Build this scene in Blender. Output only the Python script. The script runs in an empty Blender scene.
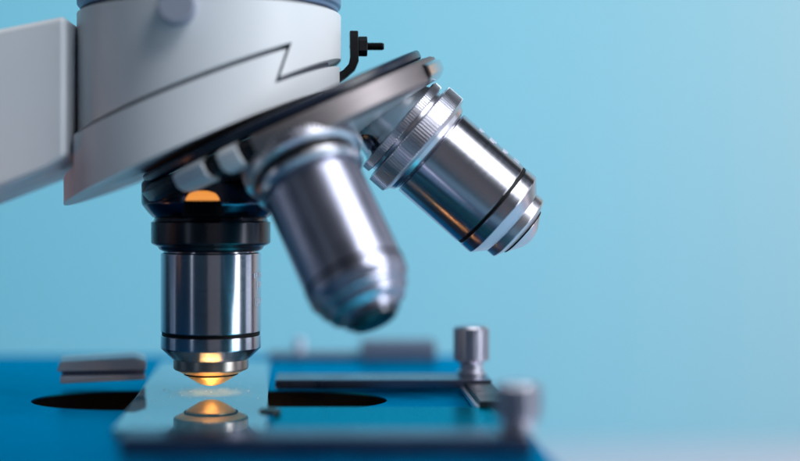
import bpy, bmesh, math, random
from mathutils import Vector, Matrix
random.seed(4)
S = 0.0002                      # one photo pixel at the focal plane, in metres
PPX, PPY = 325.0, 205.0         # principal point
DIST = 1300.0                   # camera distance to the focal plane
sc = bpy.context.scene
col = sc.collection
pi = math.pi

def P(x, y, d=0.0):
    return Vector(((x-PPX)*S, d*S, (PPY-y)*S))

# ------------------------------------------------------------------ materials
def mat(name, base=(.5, .5, .5), metal=0.0, rough=0.4, tint=None, bump=0.0, bscale=3000.0,
        stretch=(1, 1, 1), rvar=0.0, cvar=0.0, coat=0.0, spec=0.5, emit=None, estr=0.0, aniso=0.0):
    m = bpy.data.materials.new(name); m.use_nodes = True
    nt = m.node_tree; N = nt.nodes; L = nt.links
    b = N['Principled BSDF']
    b.inputs['Base Color'].default_value = (*base, 1)
    b.inputs['Metallic'].default_value = metal
    b.inputs['Roughness'].default_value = rough
    b.inputs['Specular IOR Level'].default_value = spec
    b.inputs['Coat Weight'].default_value = coat
    b.inputs['Coat Roughness'].default_value = 0.08
    if tint: b.inputs['Specular Tint'].default_value = (*tint, 1)
    if emit:
        b.inputs['Emission Color'].default_value = (*emit, 1)
        b.inputs['Emission Strength'].default_value = estr
    if aniso:
        b.inputs['Anisotropic'].default_value = aniso
        tg = N.new('ShaderNodeTangent'); tg.direction_type = 'RADIAL'; tg.axis = 'Z'
        L.new(tg.outputs[0], b.inputs['Tangent'])
        b.inputs['Anisotropic Rotation'].default_value = .25
    tc = N.new('ShaderNodeTexCoord'); mp = N.new('ShaderNodeMapping')
    mp.inputs['Scale'].default_value = stretch
    L.new(tc.outputs['Object'], mp.inputs[0])
    no = N.new('ShaderNodeTexNoise'); no.inputs['Scale'].default_value = bscale
    no.inputs['Detail'].default_value = 5
    L.new(mp.outputs[0], no.inputs['Vector'])
    if bump:
        bp = N.new('ShaderNodeBump'); bp.inputs['Strength'].default_value = bump
        bp.inputs['Distance'].default_value = 0.00004
        L.new(no.outputs[0], bp.inputs['Height']); L.new(bp.outputs[0], b.inputs['Normal'])
    if rvar:
        n2 = N.new('ShaderNodeTexNoise'); n2.inputs['Scale'].default_value = 160; n2.inputs['Detail'].default_value = 6
        L.new(mp.outputs[0], n2.inputs['Vector'])
        mr = N.new('ShaderNodeMapRange')
        mr.inputs['From Min'].default_value = .3; mr.inputs['From Max'].default_value = .7
        mr.inputs['To Min'].default_value = max(.02, rough-rvar); mr.inputs['To Max'].default_value = rough+rvar
        L.new(n2.outputs[0], mr.inputs[0]); L.new(mr.outputs[0], b.inputs['Roughness'])
    if cvar:
        n3 = N.new('ShaderNodeTexNoise'); n3.inputs['Scale'].default_value = 90; n3.inputs['Detail'].default_value = 8
        L.new(mp.outputs[0], n3.inputs['Vector'])
        mx = N.new('ShaderNodeMix'); mx.data_type = 'RGBA'
        mx.inputs[6].default_value = (*[c*(1-cvar) for c in base], 1)
        mx.inputs[7].default_value = (*[min(1, c*(1+cvar)) for c in base], 1)
        L.new(no.outputs[0] if False else n3.outputs[0], mx.inputs[0]); L.new(mx.outputs[2], b.inputs['Base Color'])
    return m

M = {}
M['steel'] = mat('brushed_steel', (.54, .55, .63), 1, .24, bump=.06, bscale=900, stretch=(.05, .05, 8), rvar=.03, aniso=.85)
M['steel_soft'] = mat('satin_steel', (.60, .60, .66), 1, .32, bump=.15, bscale=2500, rvar=.05, aniso=.6)
M['steel_matte'] = mat('matte_steel', (.35, .36, .46), 1, .38, bump=.1, bscale=2500, rvar=.05, aniso=.5)
M['chrome'] = mat('polished_chrome', (.58, .57, .60), 1, .12, rvar=.03)
M['turret'] = mat('turned_metal', (.25, .225, .235), 1, .48, bump=.2, bscale=900, stretch=(.05, .05, 8), rvar=.04)
M['turret_dark'] = mat('shaded_turret', (.030, .031, .036), 1, .28, rvar=.05)  # dark tone carries the left side's dark reflections and shadow
M['dark_metal'] = mat('dark_turned_metal', (.10, .10, .12), 1, .22, rvar=.04)
M['collar_dark'] = mat('dark_collar', (.07, .072, .085), 1, .30, rvar=.05, aniso=.7)
M['black'] = mat('black_lacquer', (.006, .007, .009), 0, .35, rvar=.1)
M['groove'] = mat('black_groove', (.002, .002, .003), 0, .5, spec=.2)
M['pale_metal'] = mat('pale_satin_metal', (.62, .68, .72), .6, .4, rvar=.05)
M['ring_blue'] = mat('blue_grey_ring', (.16, .26, .42), .5, .4)
M['seam'] = mat('seam_shade', (.07, .08, .11), 0, .6)
M['cover'] = mat('dark_blue_cover', (.004, .010, .026), 0, .3, rvar=.08)
M['seat_dark'] = mat('blue_black_metal', (.045, .055, .085), 1, .2, rvar=.05)
M['mid_grey'] = mat('mid_grey_metal', (.20, .22, .29), .6, .4, rvar=.05)
M['nose'] = mat('glow_tinted_steel', (.55, .46, .42), 1, .42, rvar=.04, aniso=.85)  # steel tinted warm to imitate golden light on the nose
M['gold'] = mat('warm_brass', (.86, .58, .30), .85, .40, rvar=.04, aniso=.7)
M['white'] = mat('white_enamel', (.64, .67, .71), 0, .42, bump=.25, bscale=2600, rvar=.06, cvar=.03)
M['stage'] = mat('blue_stage_coating', (.0, .35, .56), 1, .34, tint=(.0, .68, .90), bump=.15, bscale=6000, rvar=.05)
M['holder'] = mat('holder_plate', (.03, .42, .52), 1, .25, tint=(.08, .62, .75), bump=.3, bscale=900, stretch=(8, .2, 1), rvar=.04)
M['holder_bar'] = mat('holder_bar_metal', (.15, .17, .25), 1, .3, rvar=.05)
M['knob'] = mat('knob_metal', (.62, .60, .68), 1, .34, rvar=.05)
M['hole'] = mat('blackened_bore', (.002, .002, .003), 0, .7, spec=.1)
M['ink'] = mat('engraved_marking', (.50, .55, .66), 0, .4)
M['clip'] = mat('clip_metal', (.58, .61, .72), .3, .4, rvar=.05)
M['table'] = mat('pale_table', (.32, .54, .68), 0, .5, cvar=.04)
M['base'] = mat('base_enamel', (.30, .31, .33), 0, .4, rvar=.05)
M['screw_grey'] = mat('grey_screw', (.30, .33, .42), .3, .5)
M['glow'] = mat('orange_glow', (.5, .3, .12), 0, .3, emit=(1, .36, .07), estr=.85)  # emissive orange standing in for a warm reflection
M['lensglass'] = mat('lens_glass', (.9, .75, .5), 0, .06, coat=1, emit=(1, .62, .25), estr=6)

# backdrop: painted card, faint mottling
M['backdrop'] = mat('blue_backdrop', (.166, .508, .655), 0, .85, spec=.1)
M['backdrop'].node_tree.nodes['Principled BSDF'].inputs['Base Color'].default_value = (.166, .508, .655, 1)

# blue anodised stage: dark pigment under a tinted clear layer that mirrors more at grazing angles
def stage_mat():
    m = bpy.data.materials.new('blue_stage_coating'); m.use_nodes = True
    nt = m.node_tree; N = nt.nodes; L = nt.links
    for n in list(N): N.remove(n)
    out = N.new('ShaderNodeOutputMaterial')
    tc = N.new('ShaderNodeTexCoord')
    no = N.new('ShaderNodeTexNoise'); no.inputs['Scale'].default_value = 120; no.inputs['Detail'].default_value = 8
    L.new(tc.outputs['Object'], no.inputs['Vector'])
    mr = N.new('ShaderNodeMapRange'); mr.inputs['From Min'].default_value = .3; mr.inputs['From Max'].default_value = .7
    mr.inputs['To Min'].default_value = .27; mr.inputs['To Max'].default_value = .42
    L.new(no.outputs[0], mr.inputs[0])
    fi = N.new('ShaderNodeTexNoise'); fi.inputs['Scale'].default_value = 6000; fi.inputs['Detail'].default_value = 3
    L.new(tc.outputs['Object'], fi.inputs['Vector'])
    bp = N.new('ShaderNodeBump'); bp.inputs['Strength'].default_value = .25; bp.inputs['Distance'].default_value = .00003
    L.new(fi.outputs[0], bp.inputs['Height'])
    df = N.new('ShaderNodeBsdfDiffuse'); df.inputs[0].default_value = (0, .035, .12, 1)
    gl = N.new('ShaderNodeBsdfGlossy'); gl.inputs[0].default_value = (.0, .65, 1, 1)
    L.new(mr.outputs[0], gl.inputs['Roughness']); L.new(bp.outputs[0], gl.inputs['Normal']); L.new(bp.outputs[0], df.inputs['Normal'])
    fr = N.new('ShaderNodeFresnel'); fr.inputs[0].default_value = 2.2
    mx = N.new('ShaderNodeMixShader'); L.new(fr.outputs[0], mx.inputs[0]); L.new(df.outputs[0], mx.inputs[1]); L.new(gl.outputs[0], mx.inputs[2])
    L.new(mx.outputs[0], out.inputs[0])
    return m
M['stage'] = stage_mat()

# thin slide glass
def glass_mat(name, tint, ior, milk, milkcol):
    m = bpy.data.materials.new(name); m.use_nodes = True
    nt = m.node_tree; N = nt.nodes; L = nt.links
    for n in list(N): N.remove(n)
    out = N.new('ShaderNodeOutputMaterial')
    tr = N.new('ShaderNodeBsdfTransparent'); tr.inputs[0].default_value = (*tint, 1)
    gl = N.new('ShaderNodeBsdfGlossy'); gl.inputs[0].default_value = (.95, .97, 1, 1); gl.inputs['Roughness'].default_value = .035
    df = N.new('ShaderNodeBsdfDiffuse'); df.inputs[0].default_value = (*milkcol, 1)
    fr = N.new('ShaderNodeFresnel'); fr.inputs[0].default_value = ior
    no = N.new('ShaderNodeTexNoise'); no.inputs['Scale'].default_value = 900; no.inputs['Detail'].default_value = 6
    mr = N.new('ShaderNodeMapRange'); mr.inputs['From Min'].default_value = .35; mr.inputs['From Max'].default_value = .75
    mr.inputs['To Min'].default_value = milk*.8; mr.inputs['To Max'].default_value = min(1, milk*1.25)
    tc = N.new('ShaderNodeTexCoord'); L.new(tc.outputs['Object'], no.inputs['Vector'])
    L.new(no.outputs[0], mr.inputs[0])
    m1 = N.new('ShaderNodeMixShader'); L.new(mr.outputs[0], m1.inputs[0]); L.new(tr.outputs[0], m1.inputs[1]); L.new(df.outputs[0], m1.inputs[2])
    m2 = N.new('ShaderNodeMixShader'); fm = N.new('ShaderNodeMath'); fm.operation = 'MULTIPLY'; fm.use_clamp = True; fm.inputs[1].default_value = 1.35; L.new(fr.outputs[0], fm.inputs[0]); L.new(fm.outputs[0], m2.inputs[0]); L.new(m1.outputs[0], m2.inputs[1]); L.new(gl.outputs[0], m2.inputs[2])
    L.new(m2.outputs[0], out.inputs[0])
    return m
M['slide'] = glass_mat('slide_glass', (.80, .95, .96), 2.8, .34, (.12, .50, .68))

def specimen_mat():
    m = bpy.data.materials.new('specimen_film'); m.use_nodes = True
    nt = m.node_tree; N = nt.nodes; L = nt.links
    for n in list(N): N.remove(n)
    out = N.new('ShaderNodeOutputMaterial')
    tr = N.new('ShaderNodeBsdfTransparent')
    tl = N.new('ShaderNodeBsdfTranslucent'); tl.inputs[0].default_value = (.5, .72, .95, 1)
    df = N.new('ShaderNodeBsdfDiffuse'); df.inputs[0].default_value = (.8, .8, .76, 1)
    a = N.new('ShaderNodeMixShader'); a.inputs[0].default_value = .3
    L.new(tl.outputs[0], a.inputs[1]); L.new(df.outputs[0], a.inputs[2])
    # ragged edge: density falls off towards the rim and is broken up by noise
    tc = N.new('ShaderNodeTexCoord')
    ln = N.new('ShaderNodeVectorMath'); ln.operation = 'LENGTH'; L.new(tc.outputs['Object'], ln.inputs[0])
    mr = N.new('ShaderNodeMapRange'); mr.inputs['From Min'].default_value = 14*S; mr.inputs['From Max'].default_value = 47*S
    mr.inputs['To Min'].default_value = 1; mr.inputs['To Max'].default_value = 0
    L.new(ln.outputs['Value'], mr.inputs[0])
    no = N.new('ShaderNodeTexNoise'); no.inputs['Scale'].default_value = 1600; no.inputs['Detail'].default_value = 3
    L.new(tc.outputs['Object'], no.inputs['Vector'])
    m2 = N.new('ShaderNodeMapRange'); m2.inputs['From Min'].default_value = .35; m2.inputs['From Max'].default_value = .65
    m2.inputs['To Min'].default_value = .55; m2.inputs['To Max'].default_value = 1
    L.new(no.outputs[0], m2.inputs[0])
    mu = N.new('ShaderNodeMath'); mu.operation = 'MULTIPLY'; L.new(mr.outputs[0], mu.inputs[0]); L.new(m2.outputs[0], mu.inputs[1])
    mu2 = N.new('ShaderNodeMath'); mu2.operation = 'MULTIPLY'; L.new(mu.outputs[0], mu2.inputs[0]); mu2.inputs[1].default_value = .24
    b = N.new('ShaderNodeMixShader'); L.new(mu2.outputs[0], b.inputs[0]); L.new(tr.outputs[0], b.inputs[1]); L.new(a.outputs[0], b.inputs[2])
    L.new(b.outputs[0], out.inputs[0])
    return m
M['specimen'] = specimen_mat()

# ------------------------------------------------------------------ mesh helpers
def link(name, bm, m, parent=None, mw=None, smooth=True, angle=35):
    me = bpy.data.meshes.new(name)
    bmesh.ops.recalc_face_normals(bm, faces=bm.faces[:])
    for f in bm.faces: f.smooth = smooth
    if smooth:
        for e in bm.edges:
            if len(e.link_faces) == 2 and e.calc_face_angle(0) > math.radians(angle): e.smooth = False
    bm.to_mesh(me); bm.free()
    me.materials.append(m)
    o = bpy.data.objects.new(name, me); col.objects.link(o)
    if smooth:
        wn = o.modifiers.new('weighted', 'WEIGHTED_NORMAL'); wn.mode = 'FACE_AREA'; wn.weight = 100; wn.keep_sharp = True
    mw = mw if mw is not None else Matrix.Identity(4)
    if parent is not None:
        o.parent = parent
        o.matrix_parent_inverse = Matrix.Identity(4)
        pw = WM[parent.name]
        o.matrix_basis = pw.inverted() @ mw
    else:
        o.matrix_basis = mw
    WM[o.name] = mw
    return o
WM = {}

def lathe(bm, prof, n=128, teeth=None):
    """prof: list of (r, z[, tooth_amp]) in pixels; teeth: number of teeth for rows having amp"""
    rings = []
    for p in prof:
        r, z = p[0]*S, p[1]*S
        amp = (p[2] if len(p) > 2 else 0)*S
        ring = []
        if r < 1e-9:
            ring = [bm.verts.new((0, 0, z))]
        else:
            for i in range(n):
                a = 2*pi*i/n
                rr = r + (amp*(1 if (i % 4) in (0, 1) else -1) if amp else 0)
                ring.append(bm.verts.new((rr*math.cos(a), rr*math.sin(a), z)))
        rings.append(ring)
    for a, b in zip(rings, rings[1:]):
        if len(a) == 1 and len(b) == 1: continue
        for i in range(n):
            j = (i+1) % n
            if len(a) == 1: bm.faces.new((a[0], b[i], b[j]))
            elif len(b) == 1: bm.faces.new((a[i], b[0], a[j]))
            else: bm.faces.new((a[i], b[i], b[j], a[j]))
    return bm

def LB(prof, n=128):
    bm = bmesh.new(); lathe(bm, prof, n); return bm

def rounded(prof, rad=1.0, seg=3):
    """round the corners of a lathe profile"""
    out = [prof[0]]
    for a, b, c in zip(prof, prof[1:], prof[2:]):
        A, B, C = Vector(a[:2]), Vector(b[:2]), Vector(c[:2])
        u, v = A-B, C-B
        if u.length < 1e-6 or v.length < 1e-6: out.append(b); continue
        k = min(rad, u.length*.45, v.length*.45)
        p, q = B+u.normalized()*k, B+v.normalized()*k
        for i in range(seg+1):
            t = i/seg
            w = p*(1-t)**2 + B*2*t*(1-t) + q*t*t
            out.append((w.x, w.y))
    out.append(prof[-1])
    return out

def prism(bm, pts, d0, d1):
    """pts in photo pixels (x,y), extruded between depths d0 and d1"""
    A = [bm.verts.new(P(x, y, d0)) for x, y in pts]
    B = [bm.verts.new(P(x, y, d1)) for x, y in pts]
    bm.faces.new(A); bm.faces.new(B[::-1])
    n = len(pts)
    for i in range(n):
        j = (i+1) % n
        bm.faces.new((A[i], B[i], B[j], A[j]))
    return bm

def plan(bm, pts, h0, h1):
    """pts in plan (X px relative to PPX, depth px), between heights h0,h1 below the camera (px)"""
    A = [bm.verts.new((x*S, y*S, -h0*S)) for x, y in pts]
    B = [bm.verts.new((x*S, y*S, -h1*S)) for x, y in pts]
    bm.faces.new(A); bm.faces.new(B[::-1])
    n = len(pts)
    for i in range(n):
        j = (i+1) % n
        bm.faces.new((A[i], B[i], B[j], A[j]))
    return bm

def bev(bm, w, seg=2, ang=30):
    bmesh.ops.recalc_face_normals(bm, faces=bm.faces[:])
    es = [e for e in bm.edges if len(e.link_faces) == 2 and e.calc_face_angle(0) > math.radians(ang)]
    bmesh.ops.bevel(bm, geom=es, offset=w*S, segments=seg, profile=.5, affect='EDGES', clamp_overlap=True)
    return bm

def boolean(bmA, bmB, op):
    """bake A op B with the exact solver, return bmesh"""
    obs = []
    for bm in (bmA, bmB):
        bmesh.ops.recalc_face_normals(bm, faces=bm.faces[:])
        bmesh.ops.scale(bm, vec=(100, 100, 100), verts=bm.verts[:])
        me = bpy.data.meshes.new('tmp'); bm.to_mesh(me); bm.free()
        o = bpy.data.objects.new('tmp', me); col.objects.link(o); obs.append(o)
    md = obs[0].modifiers.new('b', 'BOOLEAN'); md.operation = op; md.solver = 'EXACT'; md.object = obs[1]
    bpy.context.view_layer.update()
    dg = bpy.context.evaluated_depsgraph_get()
    me = bpy.data.meshes.new_from_object(obs[0].evaluated_get(dg))
    bm = bmesh.new(); bm.from_mesh(me)
    for o in obs:
        d = o.data; bpy.data.objects.remove(o); bpy.data.meshes.remove(d)
    bpy.data.meshes.remove(me)
    bmesh.ops.scale(bm, vec=(.01, .01, .01), verts=bm.verts[:])
    bmesh.ops.remove_doubles(bm, verts=bm.verts[:], dist=1e-6)
    return bm

def frame(origin, zdir):
    z = zdir.normalized(); y = Vector((0, 1, 0))
    if abs(z.dot(y)) > .95: y = Vector((1, 0, 0))
    x = y.cross(z).normalized(); y = z.cross(x)
    m = Matrix((x, y, z)).transposed().to_4x4(); m.translation = origin
    return m

def empty(name, loc, **kw):
    o = bpy.data.objects.new(name, None); col.objects.link(o)
    o.location = loc; o.empty_display_size = .02
    WM[o.name] = Matrix.Translation(loc)
    for k, v in kw.items(): o[k] = v
    return o

# ------------------------------------------------------------------ the setting
HT = 750                                    # table height below camera
bm = bmesh.new(); plan(bm, [(-5000, -2500), (5000, -2500), (5000, 2727), (-5000, 2727)], HT, HT+40)
o = link('table', bm, M['table'], smooth=False); o['kind'] = 'structure'
bm = bmesh.new(); plan(bm, [(-5000, 2730), (5000, 2730), (5000, 2760), (-5000, 2760)], -2600, HT+40)
o = link('backdrop', bm, M['backdrop'], smooth=False); o['kind'] = 'structure'

# ------------------------------------------------------------------ microscope
mic = empty('microscope', P(-420, PPY+HT, 0),
            label='white and steel compound microscope with angled turret over a blue stage', category='microscope')

# --- head housing
def column(cx, rx, ry, y0, y1, n=160):
    bm = bmesh.new()
    A = [bm.verts.new(P(cx+rx*math.cos(2*pi*i/n), y0, ry*math.sin(2*pi*i/n))) for i in range(n)]
    B = [bm.verts.new(P(cx+rx*math.cos(2*pi*i/n), y1, ry*math.sin(2*pi*i/n))) for i in range(n)]
    bm.faces.new(A); bm.faces.new(B[::-1])
    for i in range(n):
        j = (i+1) % n; bm.faces.new((A[i], B[i], B[j], A[j]))
    return bm
up = [(40, 17), (380, 17), (380, 47), (342, 60), (283, 88), (294, 55), (86, 135), (40, 155)]
bmP = bmesh.new(); prism(bmP, up, -200, 200)
bm = boolean(column(210, 131, 131, -60, 260), bmP, 'INTERSECT')
bev(bm, 3.5, 3, 40)
housing = link('head_housing', bm, M['white'], mic)
lo = [(40, 193), (64, 182), (86, 168), (87, 138.6), (289.5, 61), (278.8, 93.6), (320, 76), (380, 52), (380, 72), (60, 208)]
bmP = bmesh.new(); prism(bmP, lo, -200, 200)
bm = boolean(column(203, 137, 130, -60, 260), bmP, 'INTERSECT')
bev(bm, 3.0, 3, 40)
mount = link('nosepiece_mount', bm, M['white'], mic)
# core closing the seams, coloured dark for the shade in the gaps
core = [(88, 10), (328, 10), (328, 84), (92, 188)]
bmP = bmesh.new(); prism(bmP, core, -200, 200)
bm = boolean(column(210, 124, 122, -60, 260), bmP, 'INTERSECT')
link('inner_core', bm, M['seam'], mic)
# ring above the housing
bm = LB(rounded([(0, 0), (128, 0), (128, 3), (131, 5), (131, 34), (128, 40), (0, 40)], 1.5), 160)
link('head_ring', bm, M['ring_blue'], mic, frame(P(210, 13, 0), Vector((0, 0, 1))))
bm = LB(rounded([(0, 0), (120, 0), (120, 200), (0, 200)], 4), 128)
link('eyepiece_head', bm, M['white'], mic, frame(P(210, -22, 0), Vector((0, 0, 1))))
# locking screw on the housing front
bm = bmesh.new(); lathe(bm, [(0, -14), (17, -14), (17, 10, 0), (15.5, 12), (0, 12)], 64)
link('locking_screw', bm, M['screw_grey'], mic, frame(P(193, 27, -136), Vector((0, -1, 0))))

# --- arm, pillar, base (run out of the frame to the left)
bm = bmesh.new()
prism(bm, [(83, 28), (83, 160), (66, 171), (-230, 286), (-420, 300), (-420, 130), (-230, 90)], -88, 88)
bev(bm, 6, 4, 20)
link('arm', bm, M['white'], mic)
bm = bmesh.new(); prism(bm, [(-560, 120), (-415, 130), (-415, PPY+HT-60), (-560, PPY+HT-60)], -100, 100)
bev(bm, 24, 4, 20); link('pillar', bm, M['white'], mic)
bm = bmesh.new(); plan(bm, [(-950, -330), (150, -300), (150, 300), (-950, 330)], HT-62, HT-1)
bev(bm, 20, 3, 20); link('base', bm, M['base'], mic)

# --- turret
ALPHA = math.radians(24.5)
APEX = P(211, -39, 0)
adir = Vector((math.sin(ALPHA), 0, -math.cos(ALPHA)))
TW = frame(APEX, adir+Vector((0, .065, 0)))
bm = LB(rounded([(0, 166), (150, 166), (152, 168), (152, 174), (150, 176), (0, 176)], 1.2), 160)
link('turret_cover', bm, M['cover'], mic, TW)
TP = [(156, 179), (160, 182), (160, 193), (156, 196), (138, 200), (100, 208), (56, 218), (40, 226)]
bm = LB(rounded([(0, 177), (152, 177)]+TP+[(0, 228)], 2.5, 4), 200)
turret = link('revolving_turret', bm, M['turret_dark'], mic, TW)
bm = LB(rounded([(0, 222), (12, 222), (12, 228), (9, 230), (0, 230)], 1.5), 64)
link('turret_hub', bm, M['turret_dark'], turret, TW)

def sector(name, prof, a0, a1, m, parent, thick=3.0, n=72, b=.8):
    """shell following an (r, ax) profile through an arc of the turret"""
    bm = bmesh.new()
    inner = [(r-thick*.8, z-thick*.5) for r, z in prof]
    loop = prof+inner[::-1]
    rows = []
    for i in range(n+1):
        t = math.radians(a0+(a1-a0)*i/n)
        rows.append([bm.verts.new((r*S*math.cos(t), r*S*math.sin(t), z*S)) for r, z in loop])
    k = len(loop)
    for p, q in zip(rows, rows[1:]):
        for i in range(k):
            j = (i+1) % k; bm.faces.new((p[i], q[i], q[j], p[j]))
    bm.faces.new(rows[0]); bm.faces.new(rows[-1][::-1])
    return link(name, bm, m, parent, TW)
band = rounded([(156, 178), (163.5, 179), (163.5, 197), (161, 199.5), (150, 201.5)], .9)
sector('click_plate', band, -78, -215, M['turret'], turret)
sector('pale_cone', [(149, 201.7), (139, 203.2), (101, 210.5), (60, 220)], -96, -215, M['pale_metal'], turret)  # pale tone stands in for bright reflections on the right side
sector('rim_lip', rounded([(162.5, 182), (168, 184), (168, 194), (164, 198), (160, 201)], 1.5), -150, -212, M['chrome'], turret)
pad = rounded([(152, 178), (167, 180), (167, 191), (162, 197), (150, 201)], 1.2)
for a, da in ((-73, 7), (-60, 13), (40, 9), (60, 9)):
    sector('pale_pad', pad, a, a+da, M['white'], turret, 4, 8)  # white blocks imitating bright patches of blurred chrome

def objective(direc, prof_kind, collar_mat, label):
    W = frame(APEX, direc)
    k = prof_kind
    if k == 'slim':
        r, b0, b1 = 46, 271, 386
    else:
        r, b0, b1 = 50, 291, 386
    # barrel
    if k == 'slim':
        prof = [(0, b0), (r-4, b0), (r-4, b0+4), (r, b0+6), (r, b1-14), (r, b1-3), (41, b1+5), (41, b1+8), (38, b1+9), (35, b1+17), (27, b1+20), (26, b1+26), (0, b1+26)]
    else:
        prof = [(0, b0-3), (r-3, b0-3), (r-3, b0), (r, b0+1), (r, 369.6), (r-2.6, 370), (r-2.6, 373), (r, 373.4), (r, b1),
                (38, 397.5), (0, 397.5)]
    barrel = link('objective_lens', LB(rounded(prof, .8, 2), 160), M['steel_matte'] if k == 'slim' else M['steel'], mic, W)
    barrel['label'] = label
    # neck and collar
    if k == 'slim':
        link('neck', LB([(0, 214), (40, 214), (48, 232), (46, 238), (0, 238)]), M['chrome'], barrel, W)
        cp = [(0, 236), (53, 236), (56.5, 238), (56.5, 238.5, 1), (56.5, 252, 1), (56.5, 252.5), (53, 255), (46, 256), (46, 262), (51, 263), (52, 268), (48, 272), (0, 273)]
        link('collar', LB(cp, 360), M['steel_soft'], barrel, W)
        link('groove_ring', LB([(45, 256.5), (48.5, 256.5), (48.5, 262.5), (45, 262.5)]), M['groove'], barrel, W)
        link('groove_ring', LB([(44, 371), (46.5, 371), (46.5, 374), (44, 374)]), M['groove'], barrel, W)
    else:
        link('neck', LB(rounded([(0, 214), (36, 214), (46, 244), (49, 250), (0, 250)], 1.5), 128), M['dark_metal'] if collar_mat is M['collar_dark'] else M['chrome'], barrel, W)
        cp = [(0, 248), (52, 248), (54.5, 249), (54.5, 249.3, .7), (54.5, 256.5, .7), (54.5, 257), (50, 258), (50, 261)]
        cp += [(56, 261.3), (60, 262.5), (60, 263, .7), (60, 280, .7), (60, 280.5), (58, 282), (54, 284), (52, 288), (48, 290), (0, 290)]
        if collar_mat is M['collar_dark']:
            cp = rounded([(0, 240), (48, 240), (56, 257), (57, 260), (59.5, 261), (59.5, 281.5), (57, 283.5), (53, 285), (51.5, 288), (48, 290), (0, 290)], .8, 2)
        link('collar', LB(cp, 480 if collar_mat is not M['collar_dark'] else 128), collar_mat, barrel, W)
        link('groove_ring', LB([(46, 370.2), (49.0, 370.2), (49.0, 372.9), (46, 372.9)]), M['groove'], barrel, W)
    # nose
    e = b1+26 if k == 'slim' else 397.5
    d = 0 if k != 'slim' else 0
    if k != 'slim':
        link('nose_ring', LB(rounded([(0, e-1), (37, e-1), (37.5, e+.5), (37.5, e+9), (36, e+10.5), (0, e+10.5)], .8), 128), M['nose'] if collar_mat is M['collar_dark'] else M['steel_soft'], barrel, W)
        link('nose_bevel', LB([(0, e+10.3), (35.7, e+10.3), (28, e+14.0), (0, e+14.0)]), M['gold'] if collar_mat is M['collar_dark'] else M['steel_soft'], barrel, W)
        link('seal_ring', LB([(0, e+13.8), (27.0, e+13.8), (27.0, e+15.6), (0, e+15.6)]), M['groove'], barrel, W)
        link('front_lens', LB(rounded([(0, e+15.2), (25.5, e+15.4), (23, e+18), (12, e+24.6), (6, e+26.6), (0, e+27)], 2.5, 4), 96), M['gold'] if collar_mat is M['collar_dark'] else M['steel_soft'], barrel, W)
    else:
        link('nose_ring', LB(rounded([(0, e-1), (23, e-1), (21, e+5), (12, e+7), (0, e+7)], 1.5), 128), M['dark_metal'], barrel, W)
    # engraved markings on the barrel
    return barrel, W

ob1, W1 = objective(Vector((0, 0, -1)), 'std', M['collar_dark'], 'vertical objective lens with dark collar pointing down at the slide')
d3 = Vector((math.sin(2*ALPHA), 0, -math.cos(2*ALPHA)))
ob3, W3 = objective(d3, 'std', M['steel_soft'], 'objective lens with knurled silver collar angled out to the right')
d2 = adir*math.cos(ALPHA) + Vector((0, -1, 0))*math.sin(ALPHA)
ob2, W2 = objective(d2, 'slim', M['steel_soft'], 'slimmer objective lens swung towards the viewer')

# flared seat of the vertical objective; dark tone stands in for blurred chrome
link('objective_seat', LB(rounded([(0, 214), (60, 214), (69, 222), (69, 243), (62, 252), (57, 257), (0, 257)], 2.5, 4), 128), M['seat_dark'], turret, W1)

# engraved ticks: small curved pads proud of the barrel by a hair
def marks(ob, W, a0, a1, rows, r=50.0):
    """rows: list of (L, height); angles in degrees in the local frame"""
    bm = bmesh.new()
    for Lp, h in rows:
        a = a0
        while a < a1:
            w = random.choice((2.2, 2.8, 3.4))
            seg = []
            hh = h*random.choice((.7, 1, 1))
            for aa in (a, a+w/2, a+w):
                t = math.radians(aa)
                for z in (Lp, Lp+hh):
                    for rr in (r-.2, r+.25):
                        seg.append(bm.verts.new((rr*S*math.cos(t), rr*S*math.sin(t), z*S)))
            g = [seg[0:4], seg[4:8], seg[8:12]]   # each: (z0,r0),(z0,r1),(z1,r0),(z1,r1)
            for p, q in ((g[0], g[1]), (g[1], g[2])):
                bm.faces.new((p[1], q[1], q[3], p[3])); bm.faces.new((p[0], q[0], q[2], p[2]))
                bm.faces.new((p[0], q[0], q[1], p[1])); bm.faces.new((p[2], q[2], q[3], p[3]))
            for p in (g[0], g[2]): bm.faces.new((p[0], p[1], p[3], p[2]))
            a += w+random.choice((1.4, 2.0, 5.0))
    link('engraved_marking', bm, M['ink'], ob, W, smooth=False)

marks(ob1, W1, 181, 206, [(311, 5), (320, 6), (336, 8)])
marks(ob3, W3, 176, 204, [(312, 6), (326, 8), (343, 6), (357, 7)])
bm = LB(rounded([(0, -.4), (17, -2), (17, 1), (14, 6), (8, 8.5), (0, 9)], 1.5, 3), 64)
link('glow_dome', bm, M['glow'], turret, frame(P(209, 200, -62), Vector((0, 0, 1))))  # added glowing dome in place of the orange reflection above the objective
link('glow_base', LB(rounded([(0, -15), (20, -15), (19.5, -12), (18, -1), (15, -.5), (0, -.5)], 1), 64), M['hole'], turret, frame(P(209, 200, -62), Vector((0, 0, 1))))  # dark block supporting the added glow dome

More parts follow.
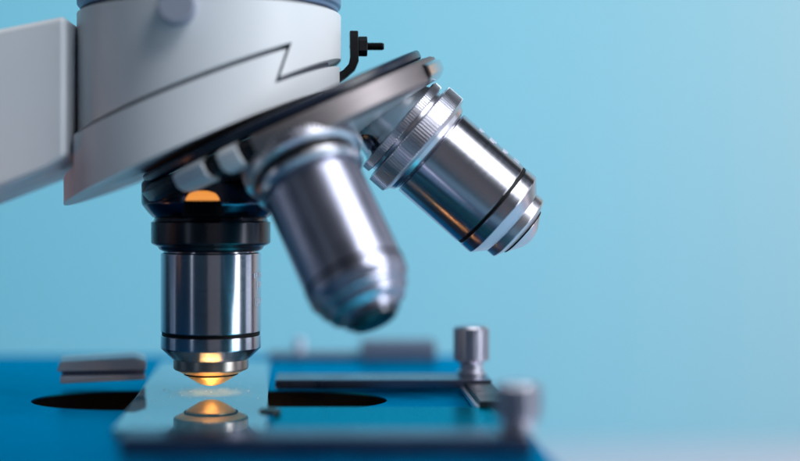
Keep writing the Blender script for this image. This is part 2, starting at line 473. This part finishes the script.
# --- bracket and screw right of the housing
bm = bmesh.new()
prism(bm, [(349.5, 32), (358, 32), (358.5, 62), (355, 70), (346, 78), (338, 84), (334, 76), (343, 71), (348.5, 65), (350, 58)], -11, 11)
bev(bm, 1, 2, 30)
brk = link('stop_bracket', bm, M['black'], mic)
bm = LB(rounded([(0, 0), (10, 0), (10, 9), (0, 9)], 1), 6)
link('nut', bm, M['black'], brk, frame(P(358.3, 46.5, 0), Vector((1, 0, 0))), smooth=False)
pr = [(0, -7.5), (2, -7.5), (4, -3), (4, 0)]
for i in range(14):
    z = 10+i*1.15
    pr += [(4.3, z), (3.3, z+.58)]
pr += [(3.6, 26), (2.6, 27), (0, 27)]
link('screw', LB(pr, 48), M['black'], brk, frame(P(357, 46.5, 0), Vector((1, 0, 0))))

# --- stage with oblong opening
H0 = 195
def stadium(x0, x1, r, n=40):
    pts = []
    for i in range(n+1):
        a = -pi/2+pi*i/n; pts.append((x1-r*1.5+r*1.5*math.cos(a), r*math.sin(a)))
    for i in range(n+1):
        a = pi/2+pi*i/n; pts.append((x0+r*1.5+r*1.5*math.cos(a), r*math.sin(a)))
    return pts
bm = bmesh.new(); plan(bm, [(-700, -400), (176, -400), (176, 390), (-700, 390)], H0, H0+55)
bev(bm, 3, 3, 30)
hl = bmesh.new(); plan(hl, stadium(-293, 62, 66), H0-40, H0+120)
bm = boolean(bm, hl, 'DIFFERENCE')
stage = link('stage', bm, M['stage'], mic)
# blackened bore lining
bm = bmesh.new()
pts = stadium(-292.2, 61.2, 65.2)
n = len(pts)
A = [bm.verts.new((x*S, y*S, -(H0+1.5)*S)) for x, y in pts]; B = [bm.verts.new((x*S, y*S, -(H0+120)*S)) for x, y in pts]
for i in range(n):
    j = (i+1) % n
    bm.faces.new((A[i], B[i], B[j], A[j]))
bm.faces.new(B)
link('bore', bm, M['hole'], stage)
# condenser under the slide
CW = frame(P(211, PPY+H0+118, 0), Vector((0, 0, 1)))
cond = link('condenser', LB(rounded([(0, 0), (48, 0), (48, 50), (44, 60), (32, 72), (0, 72)], 2), 96), M['hole'], stage, CW)
link('condenser_lens', LB([(0, 71), (26, 71), (24, 75), (14, 78.5), (0, 80)], 64), M['lensglass'], stage, CW)

# --- specimen holder
def box(name, x0, x1, y0, y1, h0, h1, m, parent, b=1.2):
    bm = bmesh.new(); plan(bm, [(x0, y0), (x1, y0), (x1, y1), (x0, y1)], h0, h1)
    bev(bm, b, 2); return link(name, bm, m, parent)
hold = box('specimen_holder', -52, 174, 52, 108, 182, H0-4, M['holder_bar'], mic)
hold['label'] = 'metal specimen holder frame with two knurled thumbscrews'
box('front_bar', -160, 162, -292, -250, 180, H0-1, M['holder_bar'], hold, 2)
box('front_plate', -47, 162, -249, -76, H0-5, H0-.8, M['holder'], hold, 1)
box('side_bar', 146, 174, -75, 51, H0-10, H0-1, M['black'], hold, 1)
box('side_rail', 141, 145.5, -75, 51, H0-6, H0-1, M['knob'], hold, .6)
def knob(x, d, ht, hb, hn, R=17):
    pr = [(0, 0), (15, 0), (15, 3), (12.5, 4), (12.5, hn-hb-2), (R-2.5, hn-hb), (R, hn-hb+2), (R, hn-hb+2.2, 1.0), (R, hn-ht-2.2, 1.0), (R, hn-ht-2), (R-2, hn-ht), (0, hn-ht)]
    link('thumbscrew', LB(pr, 104), M['knob'], hold, frame(Vector((x*S, d*S, -hn*S)), Vector((0, 0, 1))))
knob(157, 96, 130, 168, 181, 18)
knob(154, -262, 142, 171, 179, 17.6)
link('small_screw', LB(rounded([(0, 0), (10, 0), (10, 4), (8, 5), (0, 5)], 1), 48), M['black'], hold, frame(Vector((-50*S, -120*S, -(H0-5)*S)), Vector((0, 0, 1))))

# --- stage clip on the left behind, and fittings at the back of the stage
clip = None
bm = bmesh.new(); prism(bm, [(44, 377), (48, 367), (124, 364), (136, 368), (136, 377)], 50, 105); bev(bm, 1.5)
R = Matrix.Translation(P(100, 380, 70)) @ Matrix.Rotation(math.radians(9), 4, 'Z') @ Matrix.Translation(-P(100, 380, 70))
clip = link('stage_clip', bm, M['clip'], mic, R)
bm = bmesh.new(); prism(bm, [(50, 381), (135, 381), (135, 377.2), (48, 377.2)], 60, 100); link('clip_spacer', bm, M['holder_bar'], clip, R)
bm = bmesh.new(); prism(bm, [(48, 389), (48, 381.2), (135, 381.2), (135, 386.5)], 45, 105); bev(bm, 1.5)
link('clip_foot', bm, M['clip'], clip, R)
slidebox = box('stage_carriage', 45, 140, 330, 380, 172, H0-1, M['mid_grey'], mic, 3)
box('rear_rail', -72, 44, 340, 372, 187, H0-1, M['mid_grey'], mic, 2)
link('stage_post', LB(rounded([(0, 0), (7, 0), (7, 26), (0, 26)], 1.5), 48), M['clip'], mic, frame(Vector((-32*S, 350*S, -H0*S)), Vector((0, 0, 1))))

# ------------------------------------------------------------------ slide
c = Vector((-125*S, -0*S, -(H0-1.2)*S))
W = Matrix.Translation(c) @ Matrix.Rotation(math.radians(2.2), 4, 'Z')
bm = bmesh.new()
x0, x1, y0, y1 = -61, 68, -212, 262
z1 = 6.2
A = [bm.verts.new((x*S, y*S, 0)) for x, y in ((x0, y0), (x1, y0), (x1, y1), (x0, y1))]
B = [bm.verts.new((x*S, y*S, z1*S)) for x, y in ((x0, y0), (x1, y0), (x1, y1), (x0, y1))]
bm.faces.new(A[::-1]); bm.faces.new(B)
for i in range(4):
    j = (i+1) % 4; bm.faces.new((A[i], A[j], B[j], B[i]))
bev(bm, .5, 2)
slide = link('glass_slide', bm, M['slide'], None, W, smooth=False)
slide['label'] = 'clear glass slide lying across the stage opening under the vertical lens'
slide['category'] = 'microscope slide'
bm = bmesh.new(); lathe(bm, [(0, 0), (52, 0)], 64)
sp = link('specimen', bm, M['specimen'], slide, Matrix.Translation(P(211, PPY+H0-1.2-z1-.4, 0)))

bm = bmesh.new()
for i in range(70):
    x = random.uniform(-58, 62); y = random.uniform(-180, 240); q = random.uniform(.25, .7)
    if i < 30: x = random.gauss(0, 28); y = random.gauss(0, 34)
    mt = Matrix.Translation((x*S, y*S, (z1+q*.3)*S)) @ Matrix.Rotation(random.uniform(0, 6), 4, 'Z') @ Matrix.Diagonal((q*S, q*S*random.uniform(.6, 2), q*S*.5, 1))
    bmesh.ops.create_icosphere(bm, subdivisions=1, radius=1, matrix=mt)
du = link('dust', bm, M['white'], slide, W); du['kind'] = 'stuff'

# ------------------------------------------------------------------ light
w = bpy.data.worlds.new('World'); sc.world = w; w.use_nodes = True
w.node_tree.nodes['Background'].inputs[0].default_value = (.10, .16, .24, 1)
w.node_tree.nodes['Background'].inputs[1].default_value = .12

def area(name, loc, tgt, sx, sy, power, color, spread=180, shape='RECTANGLE'):
    d = bpy.data.lights.new(name, 'AREA'); d.shape = shape; d.size = sx
    if shape in ('RECTANGLE', 'ELLIPSE'): d.size_y = sy
    d.energy = power; d.color = color; d.spread = math.radians(spread)
    o = bpy.data.objects.new(name, d); col.objects.link(o)
    o.location = loc
    o.rotation_euler = (Vector(tgt)-Vector(loc)).to_track_quat('-Z', 'Y').to_euler()
    return o
O0 = (0, 0, 0)
area('backdrop_lamp', (.0, .02, .60), (.05, .55, -.05), 1.4, .2, 2.75, (1, 1, 1), 120)
area('backdrop_fill', (.75, .20, .35), (.6, .55, .1), .3, .3, 5.2, (1, .17, .05), 130)
area('warm_under_arm', (-.110, -.030, -.030), P(5, 190, -30), .015, .015, .0007, (1, .34, .10), 45)  # added unseen lamp for the warm lower edge of the arm
area('softbox_right', (.45, -.24, .14), O0, .19, .42, 1.7, (.93, .96, 1))
area('panel_right', (.52, .10, .10), O0, .18, .42, .30, (.80, .88, 1))
area('softbox_top', (.30, -.24, .46), O0, .40, .22, 2.8, (.95, .97, 1))
area('softbox_left', (-.50, .0, .06), O0, .08, .34, .11, (.80, .88, 1))
area('strip_left', (-.36, -.42, .10), O0, .03, .30, .05, (.8, .88, 1))  # added strip lamp, gives the barrels another reflected streak
area('room_panel', (.14, -.75, .10), O0, .40, .55, .09, (1, .86, .84))
area('condenser_lamp', P(211, PPY+H0+30, 0), P(211, 0, 0), 64*S, 0, .021, (1, .35, .10), 115, 'DISK')

# ------------------------------------------------------------------ camera
cd = bpy.data.cameras.new('camera'); cam = bpy.data.objects.new('camera', cd); col.objects.link(cam)
cam.location = (0, -DIST*S, 0); cam.rotation_euler = (pi/2, 0, 0)
cd.sensor_width = 36; cd.lens = 36*DIST/800
cd.shift_x = (400-PPX)/800; cd.shift_y = -(230.5-PPY)/800
cd.clip_start = .01; cd.clip_end = 10
cd.dof.use_dof = True; cd.dof.focus_distance = (DIST-18)*S
cd.dof.aperture_fstop = (cd.lens/1000)/(72*S)
cd.dof.aperture_blades = 0
sc.camera = cam
sc.view_settings.view_transform = 'Standard'; sc.view_settings.look = 'None'
sc.view_settings.exposure = 0; sc.view_settings.gamma = 1
try: sc.cycles.caustics_reflective = True
except Exception: pass
